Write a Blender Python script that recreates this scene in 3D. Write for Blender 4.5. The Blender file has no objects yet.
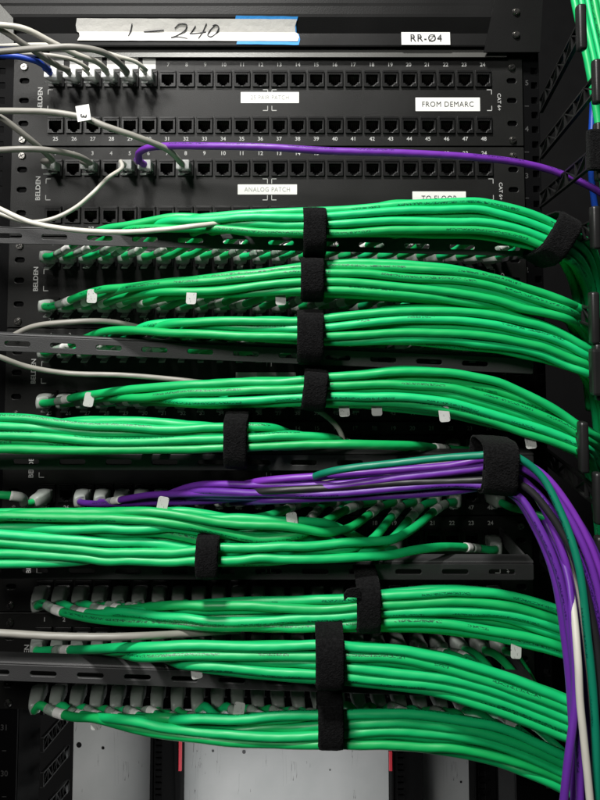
import bpy, bmesh, math, random
from mathutils import Vector, Matrix, noise
random.seed(7)
S = bpy.context.scene
COL = S.collection
R = math.radians

# ------------------------------------------------------------------ camera model
F = 640.0; D = 0.60; PHI = R(3.4); XF = 300.0; YF = 300.0
YP = YF - F*math.tan(PHI)
def P(px, py, y):
    """point of the vertical plane `y` metres behind the patch panels seen at photo pixel (px, py)"""
    xc = (px-XF)/F; yc = (YP-py)/F
    d = Vector((xc, math.cos(PHI)-math.sin(PHI)*yc, math.sin(PHI)+math.cos(PHI)*yc))
    t = (D+y)/d.y
    return Vector((d.x*t, y, d.z*t))
def mpp(y): return (D+y)/F            # metres per photo pixel at that depth

cam = bpy.data.cameras.new('camera'); co = bpy.data.objects.new('camera', cam); COL.objects.link(co)
co.location = (0, -D, 0); co.rotation_euler = (math.pi/2+PHI, 0, 0)
cam.sensor_width = 36; cam.lens = F/800*36
cam.shift_x = (300-XF)/800; cam.shift_y = (YP-400)/800
cam.clip_start = 0.01; cam.clip_end = 50
S.camera = co

# ------------------------------------------------------------------ materials
def new_mat(name):
    m = bpy.data.materials.new(name); m.use_nodes = True
    return m, m.node_tree.nodes, m.node_tree.links, m.node_tree.nodes['Principled BSDF']
def mat(name, col, rough=.5, metal=0, bump=0, bscale=800, var=.15, vscale=30, spec=.5, trans=0, ior=1.45, coat=0, rvar=.1):
    m, N, L, b = new_mat(name)
    tc = N.new('ShaderNodeTexCoord')
    n1 = N.new('ShaderNodeTexNoise'); n1.inputs['Scale'].default_value = vscale; n1.inputs['Detail'].default_value = 5
    L.new(tc.outputs['Object'], n1.inputs['Vector'])
    mx = N.new('ShaderNodeMix'); mx.data_type = 'RGBA'
    mx.inputs['A'].default_value = tuple(c*(1-var) for c in col)+(1,)
    mx.inputs['B'].default_value = tuple(min(1, c*(1+var)) for c in col)+(1,)
    L.new(n1.outputs['Fac'], mx.inputs['Factor']); L.new(mx.outputs['Result'], b.inputs['Base Color'])
    mr = N.new('ShaderNodeMapRange'); mr.inputs['To Min'].default_value = max(.02, rough-rvar); mr.inputs['To Max'].default_value = min(1, rough+rvar)
    L.new(n1.outputs['Fac'], mr.inputs['Value']); L.new(mr.outputs['Result'], b.inputs['Roughness'])
    b.inputs['Metallic'].default_value = metal
    b.inputs['Specular IOR Level'].default_value = spec
    b.inputs['Transmission Weight'].default_value = trans
    b.inputs['IOR'].default_value = ior
    b.inputs['Coat Weight'].default_value = coat
    if bump:
        n2 = N.new('ShaderNodeTexNoise'); n2.inputs['Scale'].default_value = bscale; n2.inputs['Detail'].default_value = 3
        L.new(tc.outputs['Object'], n2.inputs['Vector'])
        bp = N.new('ShaderNodeBump'); bp.inputs['Strength'].default_value = bump; bp.inputs['Distance'].default_value = .0006
        L.new(n2.outputs['Fac'], bp.inputs['Height']); L.new(bp.outputs['Normal'], b.inputs['Normal'])
    return m
def jacket_mat(name, col, ink, rough=.41, prnt=True, spec=.5):
    """PVC cable jacket: UV.x = metres along the cable, UV.y = turn round it"""
    m, N, L, b = new_mat(name)
    uv = N.new('ShaderNodeUVMap'); sp = N.new('ShaderNodeSeparateXYZ'); L.new(uv.outputs['UV'], sp.inputs['Vector'])
    oi = N.new('ShaderNodeObjectInfo')
    def M(op, a, c=None, k=None):
        n = N.new('ShaderNodeMath'); n.operation = op
        for i, v in enumerate((a, c, k)):
            if v is None: continue
            if isinstance(v, (int, float)): n.inputs[i].default_value = v
            else: L.new(v, n.inputs[i])
        return n.outputs[0]
    u = sp.outputs['X']; v = sp.outputs['Y']; rnd = oi.outputs['Random']
    hs = N.new('ShaderNodeHueSaturation'); hs.inputs['Color'].default_value = (*col, 1)
    L.new(M('ADD', M('MULTIPLY', rnd, .016), .492), hs.inputs['Hue'])
    L.new(M('ADD', M('MULTIPLY', rnd, .34), .76), hs.inputs['Value'])
    base = hs.outputs['Color']
    if prnt:
        vv = M('FRACT', M('ADD', v, rnd))
        band = M('LESS_THAN', M('ABSOLUTE', M('SUBTRACT', vv, .5)), .045)
        cx = N.new('ShaderNodeCombineXYZ'); L.new(M('MULTIPLY', u, 900), cx.inputs[0]); L.new(M('MULTIPLY', v, 24), cx.inputs[1]); L.new(M('MULTIPLY', rnd, 50), cx.inputs[2])
        nz = N.new('ShaderNodeTexNoise'); nz.inputs['Scale'].default_value = 1; nz.inputs['Detail'].default_value = 1; L.new(cx.outputs[0], nz.inputs['Vector'])
        c2 = N.new('ShaderNodeCombineXYZ'); L.new(M('MULTIPLY', u, 28), c2.inputs[0]); L.new(M('MULTIPLY', rnd, 90), c2.inputs[1])
        nz2 = N.new('ShaderNodeTexNoise'); nz2.inputs['Scale'].default_value = 1; nz2.inputs['Detail'].default_value = 0; L.new(c2.outputs[0], nz2.inputs['Vector'])
        msk = M('MULTIPLY', M('MULTIPLY', band, M('GREATER_THAN', nz.outputs['Fac'], .5)), M('GREATER_THAN', nz2.outputs['Fac'], .47))
        msk = M('MULTIPLY', msk, .9)
        mx = N.new('ShaderNodeMix'); mx.data_type = 'RGBA'; L.new(msk, mx.inputs['Factor']); L.new(base, mx.inputs['A']); mx.inputs['B'].default_value = (*ink, 1)
        base = mx.outputs['Result']
    L.new(base, b.inputs['Base Color'])
    tc = N.new('ShaderNodeTexCoord')
    n1 = N.new('ShaderNodeTexNoise'); n1.inputs['Scale'].default_value = 60; n1.inputs['Detail'].default_value = 4; L.new(tc.outputs['Object'], n1.inputs['Vector'])
    mr = N.new('ShaderNodeMapRange'); mr.inputs['To Min'].default_value = rough-.1; mr.inputs['To Max'].default_value = rough+.14
    L.new(n1.outputs['Fac'], mr.inputs['Value']); L.new(mr.outputs['Result'], b.inputs['Roughness'])
    # faint lay of the twisted pairs under the jacket
    tw = M('SINE', M('ADD', M('MULTIPLY', u, 420), M('MULTIPLY', v, 12.566)))
    h = M('ADD', M('MULTIPLY', tw, .5), M('MULTIPLY', n1.outputs['Fac'], 1.2))
    bp = N.new('ShaderNodeBump'); bp.inputs['Strength'].default_value = .3; bp.inputs['Distance'].default_value = .00022
    L.new(h, bp.inputs['Height']); L.new(bp.outputs['Normal'], b.inputs['Normal'])
    b.inputs['Specular IOR Level'].default_value = spec
    return m
G = jacket_mat('green_pvc', (.006, .49, .14), (.0, .07, .03))
PU = jacket_mat('purple_pvc', (.15, .028, .36), (.02, .005, .08))
TE = jacket_mat('teal_pvc', (.003, .22, .13), (.0, .03, .03))
BKC = jacket_mat('black_pvc', (.02, .02, .022), (.1, .1, .1), prnt=False)
WH = jacket_mat('white_pvc', (.56, .54, .48), (.3, .3, .3), prnt=False)
GY = jacket_mat('grey_pvc', (.29, .28, .25), (.1, .1, .1), prnt=False)
BL = jacket_mat('blue_pvc', (.01, .07, .42), (.1, .1, .1), prnt=False)
PANEL = mat('black_powder_coat', (.0100, .0100, .0096), .38, bump=.35, bscale=1600, vscale=14, spec=.36, rvar=.15)
BAR = mat('black_bar_coat', (.045, .045, .046), .5, bump=.4, bscale=1400, vscale=25)
POST = mat('rack_post_coat', (.003, .003, .0033), .5, bump=.3, bscale=1200, vscale=15, spec=.08)
SHELF = mat('shelf_paint', (.006, .006, .006), .40, bump=.15, bscale=900, vscale=14, spec=.3)
FLANGE = mat('flange_metal', (.085, .085, .08), .36, metal=.2, bump=.2, bscale=900, vscale=14)
PORT = mat('port_plastic', (.008, .008, .008), .36, vscale=90, spec=.35)
CAV = mat('port_cavity_plastic', (.003, .003, .003), .5)
GOLD = mat('contact_metal', (.30, .28, .24), .35, metal=.8)
CLEAR = mat('clear_polycarbonate', (.85, .88, .84), .14, trans=.6, var=.25, vscale=250)
BOOT = mat('frosted_boot', (.42, .45, .42), .34, trans=.3, var=.25, vscale=120)
FILM = mat('clear_label_film', (.55, .60, .56), .2, trans=.55, var=.5, vscale=260)
SLEEVE = mat('white_label_film', (.80, .80, .77), .35, bump=.15, bscale=400, vscale=120, var=.08)
def tag_mat():
    m = mat('printed_white_tag', (.46, .47, .45), .35, bump=.15, bscale=400, vscale=120, var=.12)
    N, L = m.node_tree.nodes, m.node_tree.links; b = N['Principled BSDF']
    src = b.inputs['Base Color'].links[0].from_socket
    tc = N.new('ShaderNodeTexCoord'); mp = N.new('ShaderNodeMapping'); mp.inputs['Scale'].default_value = (1500, 300, 420); L.new(tc.outputs['Object'], mp.inputs['Vector'])
    n = N.new('ShaderNodeTexNoise'); n.inputs['Scale'].default_value = 1; n.inputs['Detail'].default_value = 1; L.new(mp.outputs['Vector'], n.inputs['Vector'])
    g = N.new('ShaderNodeMath'); g.operation = 'GREATER_THAN'; g.inputs[1].default_value = .68; L.new(n.outputs['Fac'], g.inputs[0])
    mx = N.new('ShaderNodeMix'); mx.data_type = 'RGBA'; L.new(g.outputs[0], mx.inputs['Factor']); L.new(src, mx.inputs['A']); mx.inputs['B'].default_value = (.16, .16, .16, 1)
    L.new(mx.outputs['Result'], b.inputs['Base Color']); return m
TAG = tag_mat()
PAPER = mat('label_paper', (.80, .80, .77), .5, var=.05, bump=.1, bscale=300)
INK = mat('black_ink', (.012, .012, .014), .5)
SCR = mat('white_screen_print', (.46, .46, .45), .6)
SCRD = mat('grey_screen_print', (.30, .30, .29), .6)
SCRK = mat('faint_screen_print', (.05, .05, .05), .6)
STEEL = mat('screw_steel', (.35, .34, .32), .28, metal=1, vscale=300)
BLK = mat('black_screw', (.02, .02, .02), .3, metal=.5)
PLAST = mat('black_finger_plastic', (.014, .014, .014), .38, bump=.1, vscale=60)
TAPE = mat('masking_tape', (.60, .59, .56), .55, bump=.5, bscale=220, vscale=70, var=.10)
BTAPE = mat('blue_tape', (.03, .25, .62), .5, bump=.5, bscale=220, vscale=60)
PENCIL = mat('marker_ink', (.03, .03, .035), .5)
DARK = mat('dark_room', (.004, .004, .0045), .9)
REAR = mat('rear_post_coat', (.005, .005, .005), .7, spec=.05)
RED = mat('red_strip', (.62, .02, .04), .45)
def velcro_mat():
    m, N, L, b = new_mat('hook_and_loop')
    tc = N.new('ShaderNodeTexCoord')
    v = N.new('ShaderNodeTexVoronoi'); v.inputs['Scale'].default_value = 900; L.new(tc.outputs['Object'], v.inputs['Vector'])
    n = N.new('ShaderNodeTexNoise'); n.inputs['Scale'].default_value = 600; n.inputs['Detail'].default_value = 6; L.new(tc.outputs['Object'], n.inputs['Vector'])
    r = N.new('ShaderNodeValToRGB'); r.color_ramp.elements[0].color = (.0012, .0012, .0014, 1); r.color_ramp.elements[1].color = (.0075, .0075, .008, 1)
    r.color_ramp.elements[0].position = .35; r.color_ramp.elements[1].position = .75
    L.new(n.outputs['Fac'], r.inputs['Fac']); L.new(r.outputs['Color'], b.inputs['Base Color'])
    a = N.new('ShaderNodeMath'); a.operation = 'ADD'; L.new(v.outputs['Distance'], a.inputs[0]); L.new(n.outputs['Fac'], a.inputs[1])
    bp = N.new('ShaderNodeBump'); bp.inputs['Strength'].default_value = .7; bp.inputs['Distance'].default_value = .0008
    L.new(a.outputs[0], bp.inputs['Height']); L.new(bp.outputs['Normal'], b.inputs['Normal'])
    b.inputs['Roughness'].default_value = .95; b.inputs['Specular IOR Level'].default_value = .15
    b.inputs['Sheen Weight'].default_value = .02
    return m
VEL = velcro_mat()
def board_mat():
    m, N, L, b = new_mat('scuffed_grey_board')
    tc = N.new('ShaderNodeTexCoord'); mp = N.new('ShaderNodeMapping'); mp.inputs['Scale'].default_value = (26, 26, 1.3)
    L.new(tc.outputs['Object'], mp.inputs['Vector'])
    n = N.new('ShaderNodeTexNoise'); n.inputs['Scale'].default_value = 1; n.inputs['Detail'].default_value = 5; n.inputs['Roughness'].default_value = .6; n.inputs['Distortion'].default_value = .8
    L.new(mp.outputs['Vector'], n.inputs['Vector'])
    # thin crack lines: |noise-.5| small
    s = N.new('ShaderNodeMath'); s.operation = 'SUBTRACT'; s.inputs[1].default_value = .5; L.new(n.outputs['Fac'], s.inputs[0])
    a = N.new('ShaderNodeMath'); a.operation = 'ABSOLUTE'; L.new(s.outputs[0], a.inputs[0])
    t = N.new('ShaderNodeMath'); t.operation = 'LESS_THAN'; t.inputs[1].default_value = .0016; L.new(a.outputs[0], t.inputs[0])
    n3 = N.new('ShaderNodeTexNoise'); n3.inputs['Scale'].default_value = 14; L.new(tc.outputs['Object'], n3.inputs['Vector'])
    g = N.new('ShaderNodeMath'); g.operation = 'GREATER_THAN'; g.inputs[1].default_value = .53; L.new(n3.outputs['Fac'], g.inputs[0])
    mlt = N.new('ShaderNodeMath'); mlt.operation = 'MULTIPLY'; L.new(t.outputs[0], mlt.inputs[0]); L.new(g.outputs[0], mlt.inputs[1])
    n4 = N.new('ShaderNodeTexNoise'); n4.inputs['Scale'].default_value = 9; n4.inputs['Detail'].default_value = 6; L.new(tc.outputs['Object'], n4.inputs['Vector'])
    r = N.new('ShaderNodeValToRGB'); r.color_ramp.elements[0].color = (.36, .37, .36, 1); r.color_ramp.elements[1].color = (.50, .50, .49, 1)
    r.color_ramp.elements[0].position = .3; r.color_ramp.elements[1].position = .7
    L.new(n4.outputs['Fac'], r.inputs['Fac'])
    mx = N.new('ShaderNodeMix'); mx.data_type = 'RGBA'; L.new(mlt.outputs[0], mx.inputs['Factor']); L.new(r.outputs['Color'], mx.inputs['A']); mx.inputs['B'].default_value = (.08, .075, .07, 1)
    L.new(mx.outputs['Result'], b.inputs['Base Color']); b.inputs['Roughness'].default_value = .6
    return m
BOARD = board_mat()

# ------------------------------------------------------------------ mesh helpers
class Thing:
    def __init__(s, name, label, cat, loc, group=None):
        s.o = bpy.data.objects.new(name, None); COL.objects.link(s.o)
        s.loc = Vector(loc); s.o.location = s.loc; s.o.empty_display_size = .01
        s.o['label'] = label; s.o['category'] = cat
        if group: s.o['group'] = group
def finish(me, m, smooth):
    me.materials.clear(); me.materials.append(m)
    if smooth: me.shade_smooth()
def part(name, me, m, thing, parent=None, smooth=False, local=None, label=None):
    """me in world coordinates unless local (an offset for shared meshes) is given"""
    if not me.materials: finish(me, m, smooth)
    o = bpy.data.objects.new(name, me); COL.objects.link(o)
    if local is None:
        off = thing.loc if isinstance(thing, Thing) else Vector((0, 0, 0))
        me.transform(Matrix.Translation(-off))
    else: o.location = local
    o.parent = parent if parent else thing.o
    if label: o['label'] = label
    return o
def solo(name, me, m, label, cat, group=None, smooth=False, kind=None):
    """a thing that is one mesh; origin moved to its middle"""
    finish(me, m, smooth)
    c = sum((v.co for v in me.vertices), Vector())/max(1, len(me.vertices))
    me.transform(Matrix.Translation(-c))
    o = bpy.data.objects.new(name, me); COL.objects.link(o); o.location = c
    if label: o['label'] = label
    if cat: o['category'] = cat
    if group: o['group'] = group
    if kind: o['kind'] = kind
    return o
def bm_mesh(bm, name='m'):
    me = bpy.data.meshes.new(name); bm.to_mesh(me); bm.free(); return me
def box(bm, lo, hi, bev=0):
    lo = Vector(lo); hi = Vector(hi)
    r = bmesh.ops.create_cube(bm, size=1)
    vs = r['verts']
    for v in vs: v.co = Vector((lo[i]+(v.co[i]+.5)*(hi[i]-lo[i]) for i in range(3)))
    if bev:
        es = list({e for v in vs for e in v.link_edges})
        bmesh.ops.bevel(bm, geom=es, offset=bev, segments=2, profile=.6, affect='EDGES')
def strut(bm, a, b, w, t=None, up=Vector((0, 0, 1))):
    """rectangular bar from a to b"""
    a = Vector(a); b = Vector(b); t = t or w
    d = (b-a).normalized(); s = d.cross(up)
    if s.length < .01: s = d.cross(Vector((0, 1, 0)))
    s.normalize(); u = s.cross(d)
    c = []
    for p in (a, b):
        for i, j in ((-1, -1), (1, -1), (1, 1), (-1, 1)): c.append(bm.verts.new(p+s*i*w/2+u*j*t/2))
    for i in range(4):
        bm.faces.new((c[i], c[(i+1) % 4], c[4+(i+1) % 4], c[4+i]))
    bm.faces.new(c[3::-1]); bm.faces.new(c[4:])
def rect(x0, z0, x1, z1, r=0, n=4):
    if r <= 0: return [(x0, z0), (x1, z0), (x1, z1), (x0, z1)]
    pts = []
    for cx, cz, a0 in ((x1-r, z0+r, -90), (x1-r, z1-r, 0), (x0+r, z1-r, 90), (x0+r, z0+r, 180)):
        for k in range(n+1):
            a = R(a0+90*k/n); pts.append((cx+r*math.cos(a), cz+r*math.sin(a)))
    return pts
def plate(loops, t, bev=0, y0=0):
    """flat sheet with holes in the XZ plane, front face at y0-t, back at y0"""
    cu = bpy.data.curves.new('t', 'CURVE'); cu.dimensions = '2D'; cu.fill_mode = 'BOTH'
    for lp in loops:
        sp = cu.splines.new('POLY'); sp.points.add(len(lp)-1); sp.use_cyclic_u = True
        for p, q in zip(sp.points, lp): p.co = (q[0], q[1], 0, 1)
    cu.extrude = max(1e-6, t/2-bev); cu.bevel_depth = bev; cu.bevel_resolution = 1; cu.offset = -bev
    o = bpy.data.objects.new('t', cu); COL.objects.link(o)
    dg = bpy.context.evaluated_depsgraph_get()
    me = bpy.data.meshes.new_from_object(o.evaluated_get(dg))
    bpy.data.objects.remove(o); bpy.data.curves.remove(cu)
    me.materials.clear()
    me.transform(Matrix.Translation((0, y0-t/2, 0)) @ Matrix.Rotation(math.pi/2, 4, 'X'))
    return me
_tc = {}
def text_mesh(s, bold):
    if (s, bold) in _tc: return _tc[(s, bold)]
    cu = bpy.data.curves.new('t', 'FONT'); cu.body = s; cu.size = 1; cu.align_x = 'CENTER'; cu.align_y = 'CENTER'; cu.resolution_u = 3; cu.offset = .014 if bold else 0; cu.space_character = 1.0 if bold else 1.1
    o = bpy.data.objects.new('t', cu); COL.objects.link(o)
    dg = bpy.context.evaluated_depsgraph_get()
    me = bpy.data.meshes.new_from_object(o.evaluated_get(dg)); bpy.data.objects.remove(o)
    _tc[(s, bold)] = me; return me
def add_text(bm, s, x, z, h, y, rot=0, sx=1.0, bold=True):
    """text h metres tall (font size) centred at x,z on the plane y, facing -Y"""
    me = text_mesh(s, bold).copy()
    me.transform(Matrix.Translation((x, y, z)) @ Matrix.Rotation(math.pi/2, 4, 'X') @ Matrix.Rotation(rot, 4, 'Z') @ Matrix.Diagonal((h*sx, h, 1, 1)))
    bm.from_mesh(me); bpy.data.meshes.remove(me)
def quad(bm, x0, z0, x1, z1, y):
    vs = [bm.verts.new((x, y, z)) for x, z in ((x0, z0), (x1, z0), (x1, z1), (x0, z1))]
    bm.faces.new(vs)

# --- curves
def spline(pts, step=.0035):
    """centripetal Catmull-Rom through pts, resampled"""
    pts = [Vector(p) for p in pts]
    q = [pts[0]*2-pts[1]]+pts+[pts[-1]*2-pts[-2]]
    out = []
    for i in range(1, len(q)-2):
        p0, p1, p2, p3 = q[i-1:i+3]
        t0 = 0; t1 = t0+max(1e-5, (p1-p0).length)**.5; t2 = t1+max(1e-5, (p2-p1).length)**.5; t3 = t2+max(1e-5, (p3-p2).length)**.5
        n = max(2, int((p2-p1).length/step))
        for k in range(n):
            t = t1+(t2-t1)*k/n
            a1 = p0*((t1-t)/(t1-t0))+p1*((t-t0)/(t1-t0)); a2 = p1*((t2-t)/(t2-t1))+p2*((t-t1)/(t2-t1)); a3 = p2*((t3-t)/(t3-t2))+p3*((t-t2)/(t3-t2))
            b1 = a1*((t2-t)/(t2-t0))+a2*((t-t0)/(t2-t0)); b2 = a2*((t3-t)/(t3-t1))+a3*((t-t1)/(t3-t1))
            out.append(b1*((t2-t)/(t2-t1))+b2*((t-t1)/(t2-t1)))
    out.append(pts[-1])
    return out
def tube(path, rad, n=14, v0=0., sq=0):
    """sweep; rad a number or a list per point. UV.x metres along, UV.y turn"""
    m = len(path); T = []
    for i in range(m):
        d = path[min(i+1, m-1)]-path[max(i-1, 0)]
        T.append(d.normalized() if d.length > 1e-9 else Vector((1, 0, 0)))
    ref = Vector((0, 0, 1)) if abs(T[0].z) < .8 else Vector((1, 0, 0))
    nn = (ref-T[0]*ref.dot(T[0])).normalized()
    verts = []; L = [0.]
    for i in range(m):
        if i: L.append(L[-1]+(path[i]-path[i-1]).length)
        nn = (nn-T[i]*nn.dot(T[i])).normalized(); bb = T[i].cross(nn)
        r = rad[i] if isinstance(rad, list) else rad
        for k in range(n):
            a = 2*math.pi*k/n; q = r*(1/max(abs(math.cos(a)), abs(math.sin(a))))**sq if sq else r
            verts.append(path[i]+nn*math.cos(a)*q+bb*math.sin(a)*q)
    faces = []; uvs = []
    for i in range(m-1):
        for k in range(n):
            k2 = (k+1) % n
            faces.append((i*n+k, i*n+k2, (i+1)*n+k2, (i+1)*n+k))
            a, b = v0+k/n, v0+(k+1)/n
            uvs += [(L[i], a), (L[i], b), (L[i+1], b), (L[i+1], a)]
    faces.append(tuple(range(n-1, -1, -1))); uvs += [(0, 0)]*n
    faces.append(tuple((m-1)*n+k for k in range(n))); uvs += [(0, 0)]*n
    me = bpy.data.meshes.new('tube'); me.from_pydata(verts, [], faces)
    ul = me.uv_layers.new(name='UVMap'); ul.data.foreach_set('uv', [c for p in uvs for c in p])
    return me
def arclen(path):
    L = [0.]
    for a, b in zip(path, path[1:]): L.append(L[-1]+(b-a).length)
    return L
def cut(path, s0, s1):
    L = arclen(path); out = []
    for i in range(len(path)):
        if i and L[i-1] < s0 < L[i]: out.append(path[i-1].lerp(path[i], (s0-L[i-1])/(L[i]-L[i-1])))
        if s0 <= L[i] <= s1: out.append(path[i])
        if i and L[i-1] < s1 < L[i]: out.append(path[i-1].lerp(path[i], (s1-L[i-1])/(L[i]-L[i-1])))
    return out
def at_len(path, s):
    L = arclen(path)
    for i in range(1, len(path)):
        if L[i] >= s:
            return path[i-1].lerp(path[i], (s-L[i-1])/max(1e-9, L[i]-L[i-1])), (path[i]-path[i-1]).normalized()
    return path[-1], (path[-1]-path[-2]).normalized()

# ------------------------------------------------------------------ layout of the panels
X1 = P(58, 80, 0).x; X24 = P(482, 80, 0).x; PITCH = (X24-X1)/23
ZT0 = P(40, 100, 0).z; ZT6 = P(40, 656, 0).z; PP = (ZT0-ZT6)/6      # panel pitch
ROWUP = P(40, 80, 0).z-ZT0; ROWDN = P(40, 126, 0).z-ZT0
PXL = P(14, 100, 0).x; PXR = P(522, 100, 0).x
def port_pos(k, i):
    p = k//2
    return Vector((X1+PITCH*i, 0, ZT0-PP*p+(ROWUP if k % 2 == 0 else ROWDN)))
def to_px(v):
    d = v-Vector((0, -D, 0)); c, s = math.cos(PHI), math.sin(PHI)
    f = d.y*c+d.z*s; u = -d.y*s+d.z*c
    return XF+F*d.x/f, YP-F*u/f

# port prototypes ------------------------------------------------------
def port_outline(w=.0112, h=.0076, x=0, z=0):
    return [(x-w/2, z+h/2), (x-w/2, z-h/2), (x-.0034, z-h/2), (x-.0034, z-h/2-.0016), (x-.0019, z-h/2-.0016), (x-.0019, z-h/2-.0030),
            (x+.0019, z-h/2-.0030), (x+.0019, z-h/2-.0016), (x+.0034, z-h/2-.0016), (x+.0034, z-h/2), (x+w/2, z-h/2), (x+w/2, z+h/2)]
PW, PH = .0154, .0160
frame_me = plate([rect(-PW/2, -PH/2, PW/2, PH/2, .0008), port_outline(z=-.0004)], .0022, .0003)
bm = bmesh.new(); bm.from_mesh(frame_me)
# raised rim on three sides and the contact comb above the opening
box(bm, (-PW/2+.0008, -.0031, PH/2-.0022), (PW/2-.0008, -.0021, PH/2-.0012))
for k in range(9):
    x = -.0048+k*.0012
    box(bm, (x-.00022, -.0028, .0038), (x+.00022, -.0021, .0056))
ol = port_outline(z=-.0004)
a = [bm.verts.new((x, -.001, z)) for x, z in ol]; b_ = [bm.verts.new((x, .012, z)) for x, z in ol]
for i in range(len(ol)):
    j = (i+1) % len(ol); bm.faces.new((a[i], a[j], b_[j], b_[i]))
bm.faces.new(b_)
port_me = bm_mesh(bm, 'port'); finish(port_me, PORT, False)
bm = bmesh.new()
for k in range(8):
    x = -.0042+k*.0012
    strut(bm, (x, .0004, .0028), (x, .009, -.0012), .00035)
contact_me = bm_mesh(bm, 'contacts'); finish(contact_me, GOLD, False)
def screw_mesh(r=.0036):
    bm = bmesh.new()
    bmesh.ops.create_cone(bm, cap_ends=True, segments=20, radius1=r, radius2=r*.75, depth=.002, matrix=Matrix.Translation((0, -.0015, 0)) @ Matrix.Rotation(math.pi/2, 4, 'X'))
    es = [e for e in bm.edges if abs(e.verts[0].co.y-e.verts[1].co.y) < 1e-6 and e.verts[0].co.y < -.002]
    bmesh.ops.bevel(bm, geom=es, offset=.0004, segments=2, affect='EDGES')
    return bm_mesh(bm, 'screw')
screw_me = screw_mesh(); finish(screw_me, STEEL, False)
bm = bmesh.new()
for a_ in (0, math.pi/2):
    c = Vector((math.cos(a_+.5)*.0022, -.0027, math.sin(a_+.5)*.0022)); strut(bm, c, Vector((-c.x, c.y, -c.z)), .0008, .0004)
recess_me = bm_mesh(bm, 'recess'); finish(recess_me, BLK, False)

# faceplate (shared) --------------------------------------------------
cx0 = (PXL+PXR)/2
HT = PP/2-.0006
zc_off = (ROWUP+ROWDN)/2          # plate centre relative to the printed name
def faceplate_mesh():
    loops = [rect(PXL-cx0, -HT, PXR-cx0, HT, .001)]
    for rz in (ROWUP-zc_off, ROWDN-zc_off):
        for i in range(24):
            x = X1+PITCH*i-cx0
            loops.append(rect(x-.0066, rz-.0068, x+.0066, rz+.0064))
    for sx in (-1, 1):
        xe = (PXL if sx < 0 else PXR)-cx0-sx*.0105
        for z in (HT-.0215, -HT+.0215, .0015):
            loops.append(rect(xe-.0045, z-.0024, xe+.0045, z+.0024, .0023))
    return plate(loops, .0025, .0004)
face_me = faceplate_mesh(); finish(face_me, PANEL, False)
bm = bmesh.new()      # folded flanges, top and bottom, and a body behind the ports
box(bm, (PXL-cx0+.006, .0002, HT-.0016), (PXR-cx0-.006, .02, HT-.0002)); box(bm, (PXL-cx0+.006, .0002, -HT+.0002), (PXR-cx0-.006, .02, -HT+.0016))
box(bm, (PXL-cx0+.016, .0205, -HT+.003), (PXR-cx0-.016, .03, HT-.003))
body_me = bm_mesh(bm, 'body'); finish(body_me, CAV, False)

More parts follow.
